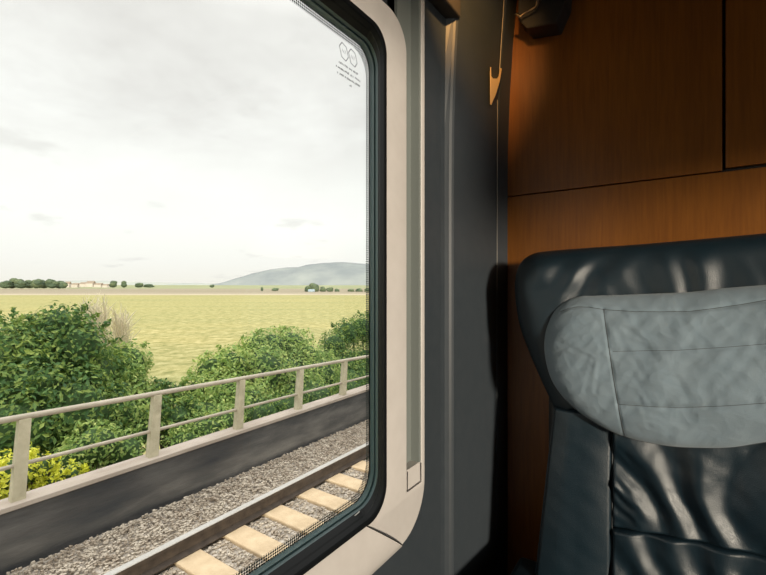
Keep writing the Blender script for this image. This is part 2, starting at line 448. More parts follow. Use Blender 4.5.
# ------------------------------------------------------------------ partition in veneer
bm = bmesh.new(); box(bm, -.42, XR+.06, YF+.012, YF+.05, ZF, ZC)
pw = fin(bm, 'wall_front', M_gap, kind='structure')
xs = at_y(724, 168, YF).x
zs = at_y(640, 180, YF).z
zl = zs-.003
def panel(x0, x1, z0, z1, slant=0):
    bm = bmesh.new(); vs = box(bm, x0, x1, YF, YF+.013, z0, z1, .0012)
    return fin(bm, 'veneer_panel', M_wood, pw)
panel(-.43, XR, ZF, zl-.0008)
panel(-.43, xs-.0028, zs-.0010, ZC)
panel(xs+.0028, .80, zs+.0035, ZC)
panel(.806, XR, zs+.0035, ZC)

# ------------------------------------------------------------------ luggage rack and its bracket
rk = empty('luggage_rack', (0, .95, .78), 'dark luggage rack high over the seat with a metal end bracket by the column', 'luggage rack')
bm = bmesh.new(); box(bm, -.36, 1.5, .42, 1.115, .80, .825, .006); fin(bm, 'shelf', M_dark, rk)
bm = bmesh.new(); tube(bm, [(-.36,.41,.82),(1.5,.41,.82)], .014, 12); fin(bm, 'front_rail', M_metal, rk, smooth=True)
for yy in (.50,.60,.70,.80,.90,1.0):
    bm = bmesh.new(); tube(bm, [(-.36,yy,.832),(1.5,yy,.832)], .006, 8); fin(bm, 'slat', M_metal, rk, smooth=True)
# wedge-shaped bracket body
p = [at_y(518,19,1.06), at_y(527,28,1.06), at_y(556,23,1.06), at_y(566,0,1.06), at_y(570,-45,1.06), at_y(519,-45,1.06)]
bm = bmesh.new()
a = [bm.verts.new(v) for v in p]; b = [bm.verts.new(v+Vector((.0,.058,0))) for v in p]
for k in range(6): bm.faces.new((a[k], a[(k+1)%6], b[(k+1)%6], b[k]))
bm.faces.new(a[::-1]); bm.faces.new(b)
bmesh.ops.bevel(bm, geom=bm.edges[:], offset=.0015, segments=2, affect='EDGES')
fin(bm, 'bracket', M_dark, rk)
bm = bmesh.new()
tube(bm, [at_y(515,15,1.05), at_y(517,14,1.045), at_y(521,17,1.045), at_y(523,14,1.045), at_y(529,11,1.045), at_y(536,7,1.045), at_y(539,0,1.045), at_y(538,-10,1.045)], [.003,.0035,.0035,.002,.002,.0035,.006,.007], 8)
fin(bm, 'clip', M_metal, rk, smooth=True)

# ------------------------------------------------------------------ coat hook with its cord
hp = Vector((-.3815, 1.03, 0))
def on_col(u, v, off=.0):
    # the column face between (-.409,.872) and (-.3862,1.068), leaning in near the top
    d = ray(u, v); best = None
    for i in range(400):
        y = .872+(1.068-.872)*i/399*1.1; x0 = -.4090+(y-.872)*(.0228/.196)
        k = y/d[1]; z = d[2]*k; x = x0+max(0, z-.25)**2*.10+off
        e = abs(d[0]*k-x)
        if best is None or e < best[0]: best = (e, Vector((x, y, z)))
    return best[1]
base = on_col(494, 88)
hk = empty('coat_hook', base, 'small pale two-pronged hook on the grey column beside the partition', 'hook')
bm = bmesh.new()
pp = [(490,67),(491.2,67.5),(491.2,76),(493,78.5),(497,78.5),(498.6,76),(500,68),(502,68.5),(500,80),(496,94),(491.2,105),(490,104)]
a = [bm.verts.new(on_col(u, v, .001)) for u, v in pp]
b = [bm.verts.new(on_col(u, v, .006+.006*max(0,min(1,(106-v)/30)))) for u, v in pp]
n = len(pp)
for k in range(n): bm.faces.new((a[k], a[(k+1)%n], b[(k+1)%n], b[k]))
bm.faces.new(a[::-1]); bm.faces.new(b)
bmesh.ops.triangulate(bm, faces=[f for f in bm.faces if len(f.verts) > 4])
fin(bm, 'hook_body', M_hook, hk)
bm = bmesh.new(); tube(bm, [on_col(493.5,84,-.002), on_col(493.5,84,.001)], .006, 12); fin(bm, 'back_plate', M_hook, hk)
bm = bmesh.new()
tube(bm, [on_col(506,-40,.004), on_col(503.5,10,.004), on_col(500.5,55,.005), on_col(499.5,74,.005)], .0011, 6)
cd = fin(bm, 'blind_cord', M_cord); tag(cd, 'thin grey cord running down the column into the small hook', 'cord')
bm = bmesh.new()
tube(bm, [on_col(497.5,100,.0006), on_col(497,300,.0006), on_col(497,640,.0006)], .0008, 6)
fin(bm, 'trim_5', M_cord, kind='structure')

# ------------------------------------------------------------------ seat
XC = .01
def catmull(pts, sub=14):
    out = []; n = len(pts)
    for i in range(n):
        p0, p1, p2, p3 = (Vector(pts[(i+k-1) % n]) for k in range(4))
        for j in range(sub):
            t = j/sub
            out.append(.5*((2*p1)+(-p0+p2)*t+(2*p0-5*p1+4*p2-p3)*t*t+(-p0+3*p1-3*p2+p3)*t**3))
    return out
class Outline:
    def __init__(s, pts, c, N=360):
        s.c = Vector(c); s.N = N
        cur = catmull(pts); s.R = [0]*N
        ang = [(math.atan2(p.y-s.c.y, p.x-s.c.x), (p-s.c).length) for p in cur]
        ang.sort(); m = len(ang)
        for k in range(N):
            th = -pi+2*pi*k/N; j = 0
            import bisect
            j = bisect.bisect([a[0] for a in ang], th)
            a0 = ang[(j-1) % m]; a1 = ang[j % m]
            t0 = a0[0]-(2*pi if j == 0 else 0); t1 = a1[0]+(2*pi if j == m else 0)
            f = (th-t0)/(t1-t0) if t1 > t0 else 0
            s.R[k] = a0[1]*(1-f)+a1[1]*f
    def rad(s, th):
        t = (th+pi)/(2*pi)*s.N; i = int(math.floor(t)); f = t-i
        return s.R[i % s.N]*(1-f)+s.R[(i+1) % s.N]*f
    def r(s, x, z):
        d = Vector((x, z))-s.c
        return 0 if d.length < 1e-6 else d.length/s.rad(math.atan2(d.y, d.x))
def smooth(e0, e1, x):
    t = max(0, min(1, (x-e0)/(e1-e0))); return t*t*(3-2*t)
def puff(name, ol, surf, back, m, parent, NA=420, NR=90, backd=.02):
    bm = bmesh.new(); c = ol.c; rows = []
    for i in range(1, NR+1):
        r = 1-(1-i/NR)**1.5
        row = []
        for k in range(NA):
            th = -pi+2*pi*k/NA; rr_ = ol.rad(th)*r
            x = c.x+rr_*cos(th); z = c.y+rr_*sin(th)
            row.append(bm.verts.new((x, surf(x, z, r), z)))
        rows.append(row)
    mid = bm.verts.new((c.x, surf(c.x, c.y, 0), c.y))
    for k in range(NA): bm.faces.new((mid, rows[0][(k+1)%NA], rows[0][k]))
    for a, b in zip(rows, rows[1:]):
        for k in range(NA): bm.faces.new((a[k], a[(k+1)%NA], b[(k+1)%NA], b[k]))
    prev = rows[-1]
    for f, y in ((1.0, .5), (.97, .85), (.9, 1), (.4, 1)):
        row = []
        for k in range(NA):
            th = -pi+2*pi*k/NA; rr_ = ol.rad(th)*f; x = c.x+rr_*cos(th); z = c.y+rr_*sin(th)
            row.append(bm.verts.new((x, surf(x, z, 1)*(1-y)+back*y, z)))
        for k in range(NA): bm.faces.new((prev[k], prev[(k+1)%NA], row[(k+1)%NA], row[k]))
        prev = row
    bm.faces.new(prev)
    return fin(bm, name, m, parent, smooth=True)

seat = empty('train_seat', (XC, .9, ZF), 'dark navy leather train seat against the wooden partition, with winged headrest', 'seat')

# -- headrest shell (winged)
YH = .985
lp = [(640,243.5),(590,247),(552,250),(532,253),(520,261),(514,275),(513.5,295),(518,325),(529,356),(544,390),(556,415)]
L = [at_y(u, v, YH) for u, v in lp]
L = [(p.x, p.z) for p in L]
tilt = .045
base_top = .0815
pts = [(x, z-(x-XC)*tilt) for x, z in L]
mir = [(2*XC-x, z) for x, z in pts][::-1]
allp = pts + [(-.20,-.27),(-.06,-.265),(.08,-.265),(.22,-.27)] + mir
allp = [(x, z+(x-XC)*tilt) for x, z in allp]
OH = Outline(allp, (XC, -.10))
def surfH(x, z, r):
    d = .060*(max(0, 1-r**6))**.5
    w = abs(x-XC)
    y = 1.005-d - .035*smooth(.15,.30,w)*(1-r**8)
    # upholstery folds under the top edge
    f = smooth(.07,.02,abs(z-.01))
    y += .0055*f*(sin(x*70-z*25+9*noise.noise(Vector((x*6,z*5,3))))*.7+.8*noise.noise(Vector((x*26+z*10,z*7,1))))*(1-r**10)
    y += .003*noise.noise(Vector((x*9,z*9,5)))*(1-r**10)
    return y
head = puff('headrest', OH, surfH, 1.045, M_leather, seat, 520, 110)

# -- backrest: centre cushions and side bolsters (rectangular puffed grids)
def pad(name, corner, y0, depth, disp, NX=120, NZ=110, pw_=7, m=M_leather, back=.06, edge=.014):
    """corner(a, b) -> (x, z) for a, b in [0,1]; puffed towards the camera"""
    bm = bmesh.new(); g = []
    for j in range(NZ+1):
        b = j/NZ; row = []
        for i in range(NX+1):
            a = i/NX; x, z = corner(a, b)
            ea = min(a, 1-a)*pad.w; eb = min(b, 1-b)*pad.h
            def e(t): t = min(1, t/edge); return sqrt(max(0, 1-(1-t)**2))
            h = e(ea)*e(eb)
            y = y0(x, z)+depth*(1-h)-disp(x, z)*h
            row.append(bm.verts.new((x, y, z)))
        g.append(row)
    for j in range(NZ):
        for i in range(NX): bm.faces.new((g[j][i], g[j][i+1], g[j+1][i+1], g[j+1][i]))
    bd = [g[0][i] for i in range(NX+1)]+[g[j][NX] for j in range(1, NZ+1)]+[g[NZ][i] for i in range(NX-1, -1, -1)]+[g[j][0] for j in range(NZ-1, 0, -1)]
    bk = [bm.verts.new((v.co.x, 1.05, v.co.z)) for v in bd]
    n = len(bd)
    for k in range(n): bm.faces.new((bd[k], bd[(k+1)%n], bk[(k+1)%n], bk[k]))
    bm.faces.new(bk)
    return fin(bm, name, m, parent=seat, smooth=True)
def yb(x, z):   # backrest front plane, lower part comes forward a little
    return .955 - .05*max(0, (-.25-z))
xl = at_y(612, 470, .95).x; xr = 2*XC-xl+.0
def ridge(t, w=.35): # soft rounded fold
    t = t-math.floor(t); return .5-.5*cos(2*pi*t)
def folds_top(x, z):
    k = smooth(-.475,-.43,z)
    t = x*9+ (z+.35)*4.5 + 1.4*noise.noise(Vector((x*5,z*5,2)))
    f = .0120*ridge(t)*(.45+.55*smooth(-.48,-.42,z))
    f += .0045*noise.noise(Vector((x*16+z*9,z*9,7)))+.0012*noise.noise(Vector((x*50,z*38,9)))
    # tight pulls fanning out of the left seam
    q = smooth(.075,.0,x-xl)*smooth(-.47,-.43,z)*smooth(-.30,-.36,z)
    f += .0018*q*sin((z+.75*(x-xl))*210+2.5*noise.noise(Vector((x*30,z*20,1))))
    return f
def folds_low(x, z):
    f = .0100*ridge(x*9.5+(z+.6)*6+noise.noise(Vector((x*5,z*6,12))))
    f += .005*noise.noise(Vector((x*14+z*8,z*9,17)))+.0012*noise.noise(Vector((x*50,z*38,19)))
    return f
def seamz(x): return -.4725+(x-xl)*.17*(1-.55*(x-xl)/.30) if x < XC+.15 else -.4725+.0255-(x-XC-.15)*.05
def mkcorner(xa, xb, z0f, z1f):
    def c(a, b):
        x = xa(b)*(1-a)+xb(b)*a
        return x, z0f(x)*(1-b)+z1f(x)*b
    return c
pad.w, pad.h = .24, .28
pad('back_cushion', mkcorner(lambda b: xl+.001, lambda b: xr-.001, lambda x: seamz(x)+.0008, lambda x: -.18), yb, .007, folds_top, 200, 200, edge=.006)
pad.w, pad.h = .24, .42
pad('lumbar_cushion', mkcorner(lambda b: xl+.001, lambda b: xr-.001, lambda x: -.90, lambda x: seamz(x)-.0008), yb, .007, folds_low, 200, 240, edge=.006)
# side bolsters
e0 = at_y(556.5, 405, .975); e1 = at_y(539.5, 575, .975)
def edge_x(z): return e0.x+(e1.x-e0.x)*(z-e0.z)/(e1.z-e0.z)
def bolster_disp(x, z):
    t = (x-edge_x(z))/(xl-edge_x(z))
    if x > XC: t = (2*XC-x-edge_x(z))/(xl-edge_x(z))
    return .012*sin(pi*max(0,min(1,t)))**.8*1.0+.003*noise.noise(Vector((x*10,z*14,21)))+.0007*noise.noise(Vector((x*25+z*20,z*30,5)))+.0035*smooth(.4,.1,abs(t-.15))
pad.w, pad.h = .11, .66
Z0b, Z1b = -.90, e0.z
def cl(a, b):
    z = Z0b*(1-b)+Z1b*b; z2 = z + (.0 if a else 0)
    x = edge_x(z)*(1-a)+(xl-.001)*a
    return x, z + .004*a*b
def cr(a, b):
    z = Z0b*(1-b)+Z1b*b
    return (xr+.001)*(1-a)+(2*XC-edge_x(z))*a, z
pad('side_bolster', cl, lambda x, z: yb(x, z)+.0, .007, bolster_disp, 80, 200, edge=.005)
pad('side_bolster', cr, lambda x, z: yb(x, z)+.0, .007, bolster_disp, 80, 200, edge=.005)
for sgn in (0, 1):
    for d, rd in ((-.002,.0028),(.006,.0016)):
        bm = bmesh.new(); pts = []
        for i in range(40):
            z = Z1b+(-.88-Z1b)*i/39; x = edge_x(z)+d
            if sgn: x = 2*XC-x
            pts.append((x, yb(x,z)+.016-(.010 if d > 0 else 0), z))
        tube(bm, pts, rd, 8); fin(bm, 'piping', M_leather, seat, smooth=True)
for x_ in (xl, xr):
    bm = bmesh.new(); tube(bm, [(x_, yb(x_, z)+.004, z) for z in [-.25-.62*i/20 for i in range(21)]], .0016, 6); fin(bm, 'seam', M_lthread, seat)
# backrest shell, seat cushion, armrests, base
bm = bmesh.new(); box(bm, edge_x(-.5)-.004, 2*XC-edge_x(-.5)+.004, 1.0, 1.10, -.92, -.20, .02); fin(bm, 'back_shell', M_dark, seat)
bm = bmesh.new(); box(bm, XC-.25, XC+.25, .46, 1.0, -.86, -.72, .04); fin(bm, 'seat_cushion', M_leather, seat, smooth=True)
for s_ in (-1, 1):
    bm = bmesh.new(); x0 = XC+s_*.285; box(bm, x0-.03, x0+.03, .52, 1.0, -.66, -.62, .012); ar = fin(bm, 'armrest', M_leather, seat)
    bm = bmesh.new(); box(bm, x0-.015, x0+.015, .60, .98, -1.0, -.66, .005); fin(bm, 'armrest_support', M_dark, ar, off=(XC,.9,ZF))
bm = bmesh.new(); box(bm, XC-.22, XC+.22, .55, 1.0, -1.2, -.86, .01); fin(bm, 'seat_base', M_dark, seat)

# -- pillow with a grey cloth cover
YP = .915
pp = [(689,292.2),(650,294),(609,295.5),(590,296),(577,296.8),(563,301.5),(550,313),(542,334),(542.5,360),(551,386),(572,411),(606,433),(639,444.6),(679,451),(728,452),(766,447)]
P2 = [(at_y(u, v, YP).x, at_y(u, v, YP).z) for u, v in pp]
P2 = P2 + [(.17,-.235),(.215,-.205),(.245,-.165),(.262,-.11),(.262,-.06),(.245,-.015),(.21,.008),(.165,.008),(.118,.002),(.06,-.004)]
OP_ = Outline(P2, (XC, -.145), 720)
seamA = [at_y(u, v, YP) for u, v in [(604.5,309),(609,335),(613,363),(618,395),(621,415),(624.5,439)]]
seamT = [at_y(u, v, YP) for u, v in [(560,312),(568,308.5),(578,306.8),(590,307),(606,309.5),(630,311),(660,311.5),(690,311),(715,308),(740,304.5),(766,300),(800,294)]]
seamM = [at_y(u, v, YP) for u, v in [(614,350),(640,349.5),(680,348.5),(720,346),(766,342.5),(800,339)]]
seamL = [at_y(u, v, YP) for u, v in [(620,402.5),(645,403.5),(680,405),(720,403),(766,400),(800,397)]]
def dseg(x, z, pl):
    best = 9
    for a, b in zip(pl, pl[1:]):
        ax, az, bx, bz = a.x, a.z, b.x, b.z
        t = ((x-ax)*(bx-ax)+(z-az)*(bz-az))/((bx-ax)**2+(bz-az)**2); t = max(0, min(1, t))
        d = math.hypot(x-ax-t*(bx-ax), z-az-t*(bz-az)); best = min(best, d)
    return best
pr = random.Random(11)
creases = []
for (x, z, dx, dz, ln, w, dep) in [
    (-.155,-.03,.05,-.065,1,.006,.004), (-.135,-.025,.045,-.07,1,.005,.003), (-.10,-.03,.02,-.03,1,.005,.003),
    (-.08,-.03,.02,-.035,1,.006,.003), (-.20,-.11,.07,-.03,1,.004,.0025), (-.16,-.16,.03,.05,1,.005,.003), (-.18,-.10,.055,.02,1,.004,.0025),
    (-.15,-.20,.02,.07,1,.004,.003), (-.13,-.20,.01,.09,1,.004,.003), (-.20,-.17,.06,.02,1,.004,.0025), (-.21,-.14,.05,.04,1,.004,.0025),
    (-.09,-.10,.04,-.06,1,.005,.003), (-.06,-.10,.05,-.055,1,.006,.003), (-.07,-.16,.03,-.05,1,.004,.002), (-.085,-.075,.03,-.02,1,.004,.003),
    (.02,-.13,.06,.06,1,.007,.004), (.03,-.17,.07,.10,1,.007,.004), (.06,-.16,.05,.07,1,.006,.004), (.05,-.04,.04,.02,1,.006,.003), (-.01,-.14,.02,-.05,1,.005,.003),
    (.09,-.10,.05,.07,1,.006,.004), (-.03,-.04,.02,-.05,1,.006,.003), (.00,-.045,.02,-.05,1,.006,.003), (.04,-.20,.07,.03,1,.006,.003),
    (-.05,-.22,.06,-.02,1,.005,.002), (-.06,-.20,.015,-.05,1,.004,.002), (-.20,-.05,.03,.02,1,.004,.002)]:
    creases.append((Vector((x, 0, z)), Vector((x+dx, 0, z+dz)), w, dep))
def surfP(x, z, r):
    y = .940-.052*(max(0, 1-r**3.2))**.55
    w = abs(x-XC)
    y -= .010*smooth(.08,.24,w)*(1-r**6)
    ed = (1-r**12)
    for pl, dep, wd in ((seamA,.0016,.0026),(seamT,.0022,.003),(seamM,.0030,.005),(seamL,.0028,.005)):
        d = dseg(x, z, pl)
        if d < .03: y += dep*math.exp(-(d/wd)**2)*ed
    for a, b, wd, dep in creases:
        if abs(x-(a.x+b.x)/2) > .08 or abs(z-(a.z+b.z)/2) > .08: continue
        d = dseg(x, z, [a, b])
        if d < .03:
            s = math.exp(-(d/wd)**2)
            y += dep*.16*s*ed
            y -= dep*.07*math.exp(-((d-1.9*wd)/wd)**2)*ed
    n1 = noise.noise(Vector((x*11+z*7, z*13-x*4, 4)))
    n2 = abs(noise.noise(Vector((x*22+z*20, z*20-x*16, 8))))
    n3 = abs(noise.noise(Vector((x*45-z*30, z*45+x*12, 12))))
    y -= (.004*n1 - .0022*n2 - .0010*n3)*ed
    n4 = noise.noise(Vector(((x+z)*7, (x-z*.6)*27, 2))); n5 = noise.noise(Vector(((x-z)*34, (x+z*.7)*9, 6)))
    y -= (.0026*n4*smooth(-.12,-.06,x)+.0017*n5*smooth(.0,-.12,x)+.0003*n5)*ed
    # gathering below the horizontal seams
    for pl in (seamM, seamL):
        zz = pl[0].z+(pl[-1].z-pl[0].z)*(x-pl[0].x)/(pl[-1].x-pl[0].x)
        if x > -.10 and -.022 < z-zz < .022:
            y += .0005*sin(x*210+5*noise.noise(Vector((x*20,0,z*9))))*math.exp(-((z-zz)/.009)**2)*ed
    return y
pil = puff('pillow', OP_, surfP, .955, M_cloth, seat, 640, 150)
tag(pil, 'pale grey cloth covered pillow')
def seam_tube(pl, r, start=0):
    bm = bmesh.new(); q = []
    cur = []
    for a, b in zip(pl, pl[1:]):
        for k in range(8): cur.append(a.lerp(b, k/8))
    cur.append(pl[-1])
    for p in cur:
        rr_ = OP_.r(p.x, p.z)
        if rr_ > .985: continue
        q.append((p.x, surfP(p.x, p.z, rr_)-.0001, p.z))
    tube(bm, q, r, 6); return fin(bm, 'seam', M_thread, pil, off=tuple(parent_world(seat)), smooth=True)
seam_tube(seamA, .0008); seam_tube(seamT, .0006); seam_tube(seamM, .00045); seam_tube(seamL, .0005)
bm = bmesh.new(); q = []
for k in range(300):
    th = -pi+2*pi*k/300
    if -2.75 < th < -.4:
        r_ = .975; x = OP_.c.x+OP_.rad(th)*r_*cos(th); z = OP_.c.y+OP_.rad(th)*r_*sin(th)
        q.append((x, surfP(x, z, r_)-.0002, z))
tube(bm, q, .0007, 6); fin(bm, 'hem', M_thread, pil, off=tuple(parent_world(seat)))

# ------------------------------------------------------------------ track side
ZB = -2.66
bm = bmesh.new()
for (x0, z0), (x1, z1) in zip([(.8,ZB),(-4.35,ZB),(-5.15,ZB-.0)], [(-4.35,ZB),(-5.15,ZB-.0)]):
    vs = [bm.verts.new(c) for c in ((x0,-14,z0),(x0,46,z0),(x1,46,z1),(x1,-14,z1))]; bm.faces.new(vs)
fin(bm, 'track_bed', M_ballast, kind='structure')
rnd = random.Random(3)
bm = bmesh.new()
def stone(bm, c, s):
    vs = []
    for dx in (-1,1):
        for dy in (-1,1):
            for dz in (-1,1):
                vs.append(bm.verts.new((c[0]+dx*s*rnd.uniform(.4,1.1), c[1]+dy*s*rnd.uniform(.5,1.3), c[2]+dz*s*rnd.uniform(.3,.9))))
    for f in ((0,1,3,2),(4,6,7,5),(0,4,5,1),(2,3,7,6),(0,2,6,4),(1,5,7,3)): bm.faces.new([vs[i] for i in f])
Y0S = 2.37
def on_sleeper(y):
    return abs(((y-Y0S+.265) % .53)-.265) < .15
for i in range(42000):
    y = rnd.uniform(.9, 10) if i < 37000 else rnd.uniform(10, 20); X = rnd.uniform(2.0, 5.04)
    if X < 4.10 and on_sleeper(y): continue
    if 3.93 < X < 4.07 or 2.43 < X < 2.57: continue
    z = ZB+rnd.uniform(-.01,.02)+ (.03*smooth(4.3,4.7,X))
    stone(bm, (-X, y, z), rnd.uniform(.008,.016))
st = fin(bm, 'ballast', M_stone); tag(st, 'loose pale grey and tan ballast stones between rails and low wall', 'ballast', kind='stuff')
# sleepers
sl0 = None
ORD = ['first', 'second', 'third', 'fourth', 'fifth', 'sixth', 'seventh', 'eighth', 'ninth', 'tenth', 'eleventh']
for i in range(-3, 16):
    y = Y0S+.53*i
    if sl0 is None:
        bm = bmesh.new(); vs = box(bm, -.86, 1.20, -.13, .13, -.09, .06, .015)
        sl0 = fin(bm, 'sleeper', M_sleeper, off=(0,0,0)); o = sl0
    else:
        o = sl0.copy(); COL.objects.link(o)
    o.location = (-3.25, y, -2.68)
    tag(o, 'tan concrete sleeper, %s one up along the rail from the bottom edge of the pane' % ORD[i] if 0 <= i < 7 else 'tan concrete sleeper of the adjacent track lying outside what the pane shows', 'sleeper', 'sleepers of the adjacent track')
# rails
def rail(X, label):
    e = empty('rail', (-X, 8, -2.62), label, 'rail')
    def ex(name, prof, m):
        bm = bmesh.new(); extrude_y(bm, [(-X+a, -2.62+b) for a, b in prof], -12, 44); return fin(bm, name, m, e)
    ex('rail_foot', [(-.072,0),(.072,0),(.072,.012),(.012,.03),(-.012,.03),(-.072,.012)], M_rweb)
    ex('rail_web', [(-.010,.03),(.010,.03),(.010,.128),(-.010,.128)], M_rweb)
    ex('rail_head', [(-.035,.126),(.035,.126),(.036,.160),(-.036,.160)], M_rweb)
    ex('running_surface', [(-.036,.160),(.036,.160),(.033,.168),(-.033,.168)], M_rtop)
rail(4.0, 'far steel rail of the adjacent track with a bright worn top, nearest the low wall')
rail(2.5, 'near steel rail of the adjacent track, closest to the carriage')
# low wall
wlw = empty('parapet_wall', (-5.18, 8, -2.66), 'low dark concrete wall with pale coping running beside the track', 'wall')
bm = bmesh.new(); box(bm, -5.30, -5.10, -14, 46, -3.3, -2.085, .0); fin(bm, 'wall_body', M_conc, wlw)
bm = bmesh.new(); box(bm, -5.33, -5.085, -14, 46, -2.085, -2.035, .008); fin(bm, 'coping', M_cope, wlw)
# fence on the wall
fe = empty('metal_railing', (-5.21, 8, -2.035), 'pale two-rail railing with square posts on top of the low wall', 'railing')
def ztop(y): return -(1.258+(y-1.4)*(.170/5.7)*min(1, 1))
def zmid(y): return -(1.708+(y-1.4)*(.122/5.7))
yy_end = 20
def clampz(f, y): return f(min(y, 12))
for nm, f, r in (('top_rail', ztop, .030), ('middle_rail', zmid, .020)):
    bm = bmesh.new(); tube(bm, [(-5.2, y, clampz(f, y)) for y in (-12, 0, 3, 6, 9, 12, 40)], r, 12); fin(bm, nm, M_railing, fe, smooth=True)
ys = [at_x(u, v, -5.2).y for u, v in ((17,497),(152,455),(238,429),(298,411),(342.7,397.6))]
ys = [ys[0]-2.5, ys[0]-1.25]+ys+[ys[-1]+1.18*k for k in range(1, 5)]
for y in ys:
    bm = bmesh.new(); zt = clampz(ztop, y)-.02
    w = .055
    a = [bm.verts.new((-5.2+dx*.045, y+dy*w, -2.036)) for dx, dy in ((-1,-1),(1,-1),(1,1),(-1,1))]
    b = [bm.verts.new((-5.2+dx*.038, y+.055+dy*w*.85, zt)) for dx, dy in ((-1,-1),(1,-1),(1,1),(-1,1))]
    for k in range(4): bm.faces.new((a[k], a[(k+1)%4], b[(k+1)%4], b[k]))
    bm.faces.new(a[::-1]); bm.faces.new(b)
    fin(bm, 'post', M_post, fe)

# ------------------------------------------------------------------ land
def FR(k, s): return (F[0]*k+R[0]*s, F[1]*k+R[1]*s)
HF = -5.5
bm = bmesh.new()
pr_ = [(-5.25,-2.9),(-6.0,-3.1),(-8,-4.2),(-11,-5.3),(-13,HF)]
for (x0, z0), (x1, z1) in zip(pr_, pr_[1:]):
    vs = [bm.verts.new(c) for c in ((x0,-30,z0),(x0,80,z0),(x1,80,z1),(x1,-30,z1))]; bm.faces.new(vs)
fin(bm, 'embankment', M_bank, kind='structure')
def strip(name, k0, k1, z0, z1, m, w0=None, w1=None, xcut=False, slant=0):
    bm = bmesh.new(); pts = []
    N = 12
    lo = [bm.verts.new(((-1+2*i/N)*max(400, k1*2.2), k0+slant*(-1+2*i/N), z0)) for i in range(N+1)]
    hi = [bm.verts.new(((-1+2*i/N)*max(400, k1*2.2), k1, z1)) for i in range(N+1)]
    for i in range(N): bm.faces.new((lo[i], lo[i+1], hi[i+1], hi[i]))
    o = fin(bm, name, m, kind='structure'); o.rotation_euler = (0, 0, YAW); return o
strip('crop_field', -60, 262, HF, HF, M_field)
strip('farm_track', 262, 306, HF, HF, M_path)
strip('stubble_field', 306, 900, HF, HF-0, M_plough)
strip('meadow', 900, 3800, HF, 8, M_meadow)
# the ground under the train must stay below the field only on the left side
for n_ in ('crop_field',):
    o = bpy.data.objects[n_]
    bm = bmesh.new(); bm.from_mesh(o.data)
    # cut away the side under the railway (x > -12.5 in world)
    inv = Matrix.Rotation(-YAW, 3, 'Z')
    bmesh.ops.bisect_plane(bm, geom=bm.verts[:]+bm.edges[:]+bm.faces[:], plane_co=inv @ Vector((-12.8,0,0)), plane_no=inv @ Vector((1,0,0)), clear_outer=True)
    bm.to_mesh(o.data); bm.free()
def ridge_hill(name, prof, k0, k1, m, base_v=287.5, kind='structure'):
    bm = bmesh.new(); rows = []
    N = 90; us = [prof[0][0]+(prof[-1][0]-prof[0][0])*i/N for i in range(N+1)]
    def pv(u):
        for (a, b), (c, d) in zip(prof, prof[1:]):
            if a <= u <= c: t = (u-a)/(c-a); return b+(d-b)*(t*t*(3-2*t)*.5+t*.5)
        return prof[-1][1]
    for j in range(13):
        t = j/12; k = k0+(k1-k0)*t; row = []
        for i, u in enumerate(us):
            top = at_d(u, pv(u), (k0+k1)/2).z; s = (u-U0)/FPX*(k0+k1)/2
            h = max(0, top+10)*(sin(pi*min(1, max(0, t)))**.8)
            h *= 1+.05*noise.noise(Vector((s*.004, t*5, 2)))
            x, y = FR(k, s); row.append(bm.verts.new((x, y, -10+h)))
        rows.append(row)
    for a, b in zip(rows, rows[1:]):
        for i in range(N): bm.faces.new((a[i], a[i+1], b[i+1], b[i]))
    return fin(bm, name, m, kind=kind, smooth=True)
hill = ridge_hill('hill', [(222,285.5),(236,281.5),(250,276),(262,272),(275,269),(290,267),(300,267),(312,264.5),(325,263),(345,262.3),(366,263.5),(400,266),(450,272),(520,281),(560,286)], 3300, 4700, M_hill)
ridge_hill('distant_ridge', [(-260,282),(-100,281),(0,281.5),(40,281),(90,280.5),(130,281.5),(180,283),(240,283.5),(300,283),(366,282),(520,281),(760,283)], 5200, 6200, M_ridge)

# ------------------------------------------------------------------ vegetation
def leaves(bm, c, rad, n, size, rnd, shell=.35, zflat=1.0):
    for _ in range(n):
        while True:
            d = Vector((rnd.gauss(0,1), rnd.gauss(0,1), rnd.gauss(0,1)))
            if d.length > .01: break
        d.normalize(); k = 1-shell*rnd.random()**1.6+rnd.uniform(-.04,.10)
        p = Vector((c[0]+d.x*rad[0]*k, c[1]+d.y*rad[1]*k, c[2]+d.z*rad[2]*k))
        s = size*rnd.uniform(.6,1.3)
        nn = (d+Vector((rnd.uniform(-.8,.8), rnd.uniform(-.8,.8), rnd.uniform(-.4,.9)))).normalized()
        t = nn.cross(Vector((rnd.uniform(-1,1), rnd.uniform(-1,1), rnd.uniform(-1,1))))
        if t.length < .05: continue
        t.normalize(); b = nn.cross(t)
        vs = [bm.verts.new(p+t*s), bm.verts.new(p+b*s*.45+nn*s*.12), bm.verts.new(p-t*s), bm.verts.new(p-b*s*.45+nn*s*.12)]
        bm.faces.new(vs)
def blob(bm, c, rad, rnd, sub=2):
    r = bmesh.ops.create_icosphere(bm, subdivisions=sub, radius=1)
    for v in r['verts']:
        k = 1+.18*noise.noise(v.co*2.3+Vector(c))
        v.co = Vector((c[0]+v.co.x*rad[0]*k, c[1]+v.co.y*rad[1]*k, c[2]+v.co.z*rad[2]*k))
